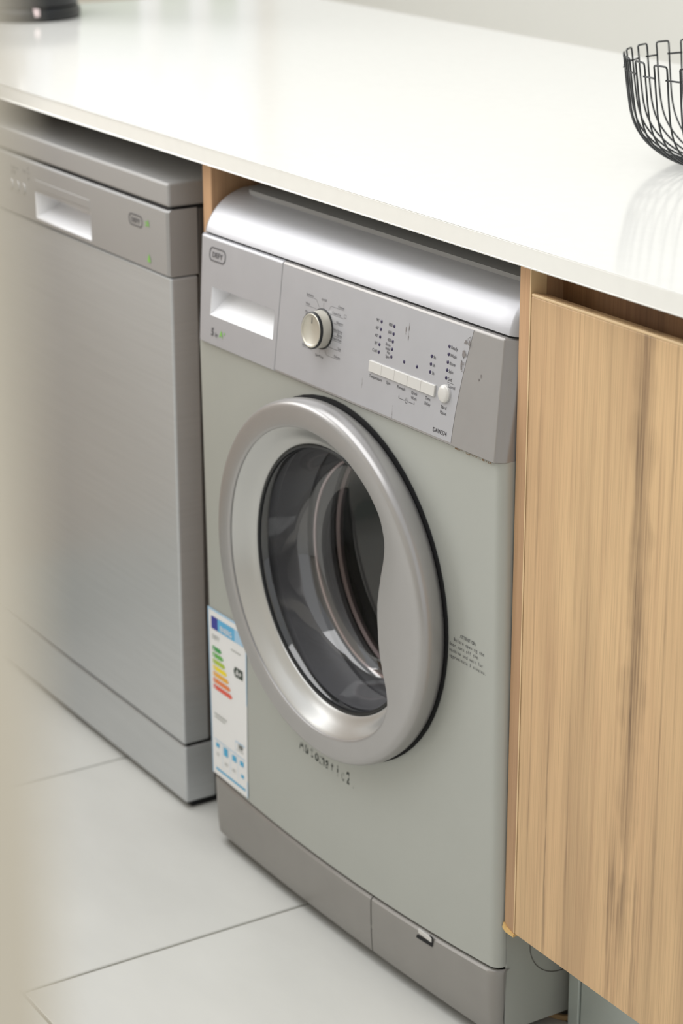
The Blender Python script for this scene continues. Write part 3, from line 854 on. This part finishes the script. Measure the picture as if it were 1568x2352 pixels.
# fascia with grip opening
hx0, hx1, hz0, hz1 = -.7535, -.5860, .7210, .7565
X = [DX0, DX0 + .003, hx0, hx1, DX1 - .003, DX1]; Z = [.7140, .7160, hz0, hz1, .7930, .7955]
V = []; Fc = []
fy0 = DY - .003
for z in Z:
    for x in X:
        ins = (.003 if z in (Z[0], Z[-1]) else 0) + (.003 if x in (X[0], X[-1]) else 0)
        V.append((x, fy0 + ins, z))
n = len(X)
for i in range(len(Z) - 1):
    for j in range(n - 1):
        if i == 2 and j == 2: continue
        Fc.append((i * n + j, i * n + j + 1, (i + 1) * n + j + 1, (i + 1) * n + j))
b0 = len(V)
for z in (Z[0], Z[-1]):
    for x in (X[0], X[-1]): V.append((x, .022, z))
Fc += [(0, n - 1, b0 + 1, b0), ((len(Z) - 1) * n, b0 + 2, b0 + 3, len(Z) * n - 1)]
Fc += [tuple([i * n + n - 1 for i in range(len(Z))]) + (b0 + 3, b0 + 1), tuple([i * n for i in range(len(Z))]) + (b0 + 2, b0)]
fas = mesh_obj('control_fascia', V, Fc, M['steel_lid'], dw, True, 25)
d = .035
V = [(hx0, fy0, hz0), (hx1, fy0, hz0), (hx1, fy0, hz1), (hx0, fy0, hz1), (hx0 + .003, fy0 + .003, hz0 + .003), (hx1 - .003, fy0 + .003, hz0 + .003), (hx1 - .004, fy0 + d, hz0 + .016), (hx0 + .004, fy0 + d, hz0 + .016), (hx1 - .004, fy0 + d, hz1 + .004), (hx0 + .004, fy0 + d, hz1 + .004)]
Fc = [(0, 1, 5, 4), (4, 5, 6, 7), (7, 6, 8, 9), (3, 9, 8, 2), (0, 4, 7, 9, 3), (1, 2, 8, 6, 5)]
me = bpy.data.meshes.new('grip_recess'); me.from_pydata(V, [], Fc); link('grip_recess', me, M['recess'], fas, False)
fd = lambda x, z: fy0
box('flap_outline', hx0, hx1 - .002, fy0 - .0006, fy0 + .001, .7615, .7730, M['steel_lid'], fas, .0006, 1)
oval_logo(-.4600, .7700, .036, .0150, fd, fas, M['ink'], 'DEFY', .0085)
lettering([('::A', -.4295, .7680, .0110, 'CENTER', .9, .03)], fd, M['green'], fas)
decal('green_mark', [[(-.4310, .7240), (-.4225, .7240), (-.4245, .7300), (-.4268, .7345), (-.4290, .7300)]], fd, M['green'], fas)
lettering([('Programme', -.83, .7770, .006, 'LEFT', .9), ('On/Off', -.83, .7700, .006, 'LEFT', .9), ('Start', -.79, .7770, .006, 'LEFT', .9), ('65°', -.775, .7830, .005, 'LEFT', .9), ('50°', -.775, .7760, .005, 'LEFT', .9), ('35°', -.775, .7690, .005, 'LEFT', .9)], fd, M['ink'], fas)
for k in range(3): lathe('push_button', [(.0001, -.002), (.006, -.002), (.0068, -.001), (.007, .001)], (-.83 + .02 * k, fy0, .755), M['steel_lid'], fas, 24, 'Y')
box('worktop_lid', DX0 - .0005, DX1 + .0005, DY - .001, .55, .7990, .8285, M['steel_lid'], dw, .0035, 3)
box('lid_seam', DX0 + .004, DX1 - .002, DY + .006, .5, .7940, .8000, M['gap'], dw)
adopt(dw)

# ------------------------------------------------------------------ wire fruit bowl on the worktop
BC = Vector((.143, .422, .8875))
wb = thing('wire_bowl', BC, 'black wire fruit bowl standing on the white worktop', 'bowl')
WR = .00105
pf = [(.052, .0015), (.066, .0020), (.079, .0050), (.092, .0110), (.104, .0190), (.1145, .0290), (.1225, .0410), (.1280, .0560), (.1315, .0740), (.1340, .0900), (.1362, .1060), (.1378, .1165)]


def bowl_pt(r, z, a): return (r * math.cos(a), r * math.sin(a), z)


def dense(p, n=3):
    out = []
    for i in range(len(p) - 1):
        p0 = Vector(p[max(i - 1, 0)]); p1 = Vector(p[i]); p2 = Vector(p[i + 1]); p3 = Vector(p[min(i + 2, len(p) - 1)])
        for k in range(n):
            t = k / n
            out.append(.5 * ((2 * p1) + (-p0 + p2) * t + (2 * p0 - 5 * p1 + 4 * p2 - p3) * t * t + (-p0 + 3 * p1 - 3 * p2 + p3) * t ** 3))
    out.append(Vector(p[-1])); return out


NL = 24; hw = math.radians(3.95)
leg = dense([(r, z, 0) for r, z in pf])
pts = [bowl_pt(v.x, v.y + WR, -hw * (1 if v.x > .07 else 1)) for v in leg]
rt, zt = pf[-1]
c = .0022
pts = pts[:-1] + [bowl_pt(rt, zt + WR - c * .3, -hw), bowl_pt(rt + .0001, zt + WR + .0008, -hw * .93), bowl_pt(rt + .0001, zt + WR + .0014, -hw * .78)] + [bowl_pt(rt, zt + WR + .0015, hw * t) for t in (-.4, 0, .4)] + [bowl_pt(rt + .0001, zt + WR + .0014, hw * .78), bowl_pt(rt + .0001, zt + WR + .0008, hw * .93), bowl_pt(rt, zt + WR - c * .3, hw)]
pts += [bowl_pt(v.x, v.y + WR, hw) for v in reversed(leg[:-1])]
bm = tube_into(bmesh.new(), pts, WR, 8)
lm_ = bpy.data.meshes.new('wire_loop'); bmesh.ops.recalc_face_normals(bm, faces=bm.faces); bm.to_mesh(lm_); bm.free()
lm_.materials.append(M['wire'])
for p in lm_.polygons: p.use_smooth = True
za = .1050; ra = .1362
lk = [bowl_pt(ra, za, hw + (2 * PI / NL - 2 * hw) * k / 4) for k in range(5)]
bm = tube_into(bmesh.new(), [bowl_pt(ra + .0012, za, hw - .012)] + lk + [bowl_pt(ra + .0012, za, 2 * PI / NL - hw + .012)], WR, 8)
lk_ = bpy.data.meshes.new('link_wire'); bm.to_mesh(lk_); bm.free(); lk_.materials.append(M['wire'])
for p in lk_.polygons: p.use_smooth = True
for k in range(NL):
    for nm, me_ in (('wire_loop', lm_), ('link_wire', lk_)):
        o = bpy.data.objects.new(nm, me_); COL.objects.link(o); o.parent = wb; o.rotation_euler = (0, 0, 2 * PI * (k + .30) / NL)
o = tube('base_ring', [(.052 * math.cos(2 * PI * k / 48), .052 * math.sin(2 * PI * k / 48), .0042) for k in range(48)], .0016, M['wire'], wb, 8, True)
o = tube('base_ring', [(.030 * math.cos(2 * PI * k / 40), .030 * math.sin(2 * PI * k / 40), .0014) for k in range(40)], .0013, M['wire'], wb, 8, True)
for k in range(6):
    a = PI * k / 6
    tube('base_spoke', [(-.053 * math.cos(a), -.053 * math.sin(a), .0028), (.053 * math.cos(a), .053 * math.sin(a), .0028)], .0012, M['wire'], wb)

# ------------------------------------------------------------------ kettle on its black base
KC = Vector((-1.500, .318, .8875))
kt = thing('electric_kettle', KC, 'steel electric kettle on a black base at the far left of the worktop', 'kettle')
lathe('power_base', [(.0001, 0), (.086, 0), (.090, .003), (.090, .014), (.086, .020), (.070, .022), (.0001, .022)], (0, 0, 0), M['black'], kt, 64, 'Z')
lathe('kettle_band', [(.0001, .0225), (.085, .0225), (.0865, .025), (.0865, .040), (.085, .042), (.0001, .042)], (0, 0, 0), M['black'], kt, 64, 'Z')
body_ = lathe('kettle_body', [(.0001, .0425), (.084, .0425), (.086, .050), (.082, .10), (.074, .16), (.066, .20), (.060, .205), (.0001, .206)], (0, 0, 0), mat('polished_steel', (214, 212, 210), .12, metal=1), kt, 64, 'Z')
lathe('kettle_lid', [(.060, .206), (.058, .214), (.03, .220), (.012, .221), (.012, .232), (.0001, .234)], (0, 0, 0), M['black'], kt, 48, 'Z')
tube('kettle_handle', [tuple(v) for v in dense([(-.060, 0, .195), (-.095, 0, .20), (-.122, 0, .175), (-.126, 0, .12), (-.112, 0, .075), (-.084, 0, .062)], 4)], .010, M['black'], kt, 12)
bm = bmesh.new(); A = [bm.verts.new(p) for p in ((.066, -.022, .17), (.066, .022, .17), (.105, .006, .205), (.105, -.006, .205), (.060, -.022, .205), (.060, .022, .205))]
for f in ((0, 1, 2, 3), (0, 3, 4), (1, 5, 2), (2, 5, 4, 3)): bm.faces.new([A[i] for i in f])
bm_obj('kettle_spout', bm, M['steel'], kt)
a = math.radians(-14)
box('kettle_switch', -.007, .007, -.004, .004, -.006, .006, mat('pale_switch', (235, 215, 215), .3), kt, .0015).location = (.0885 * math.cos(a), .0885 * math.sin(a), .016)
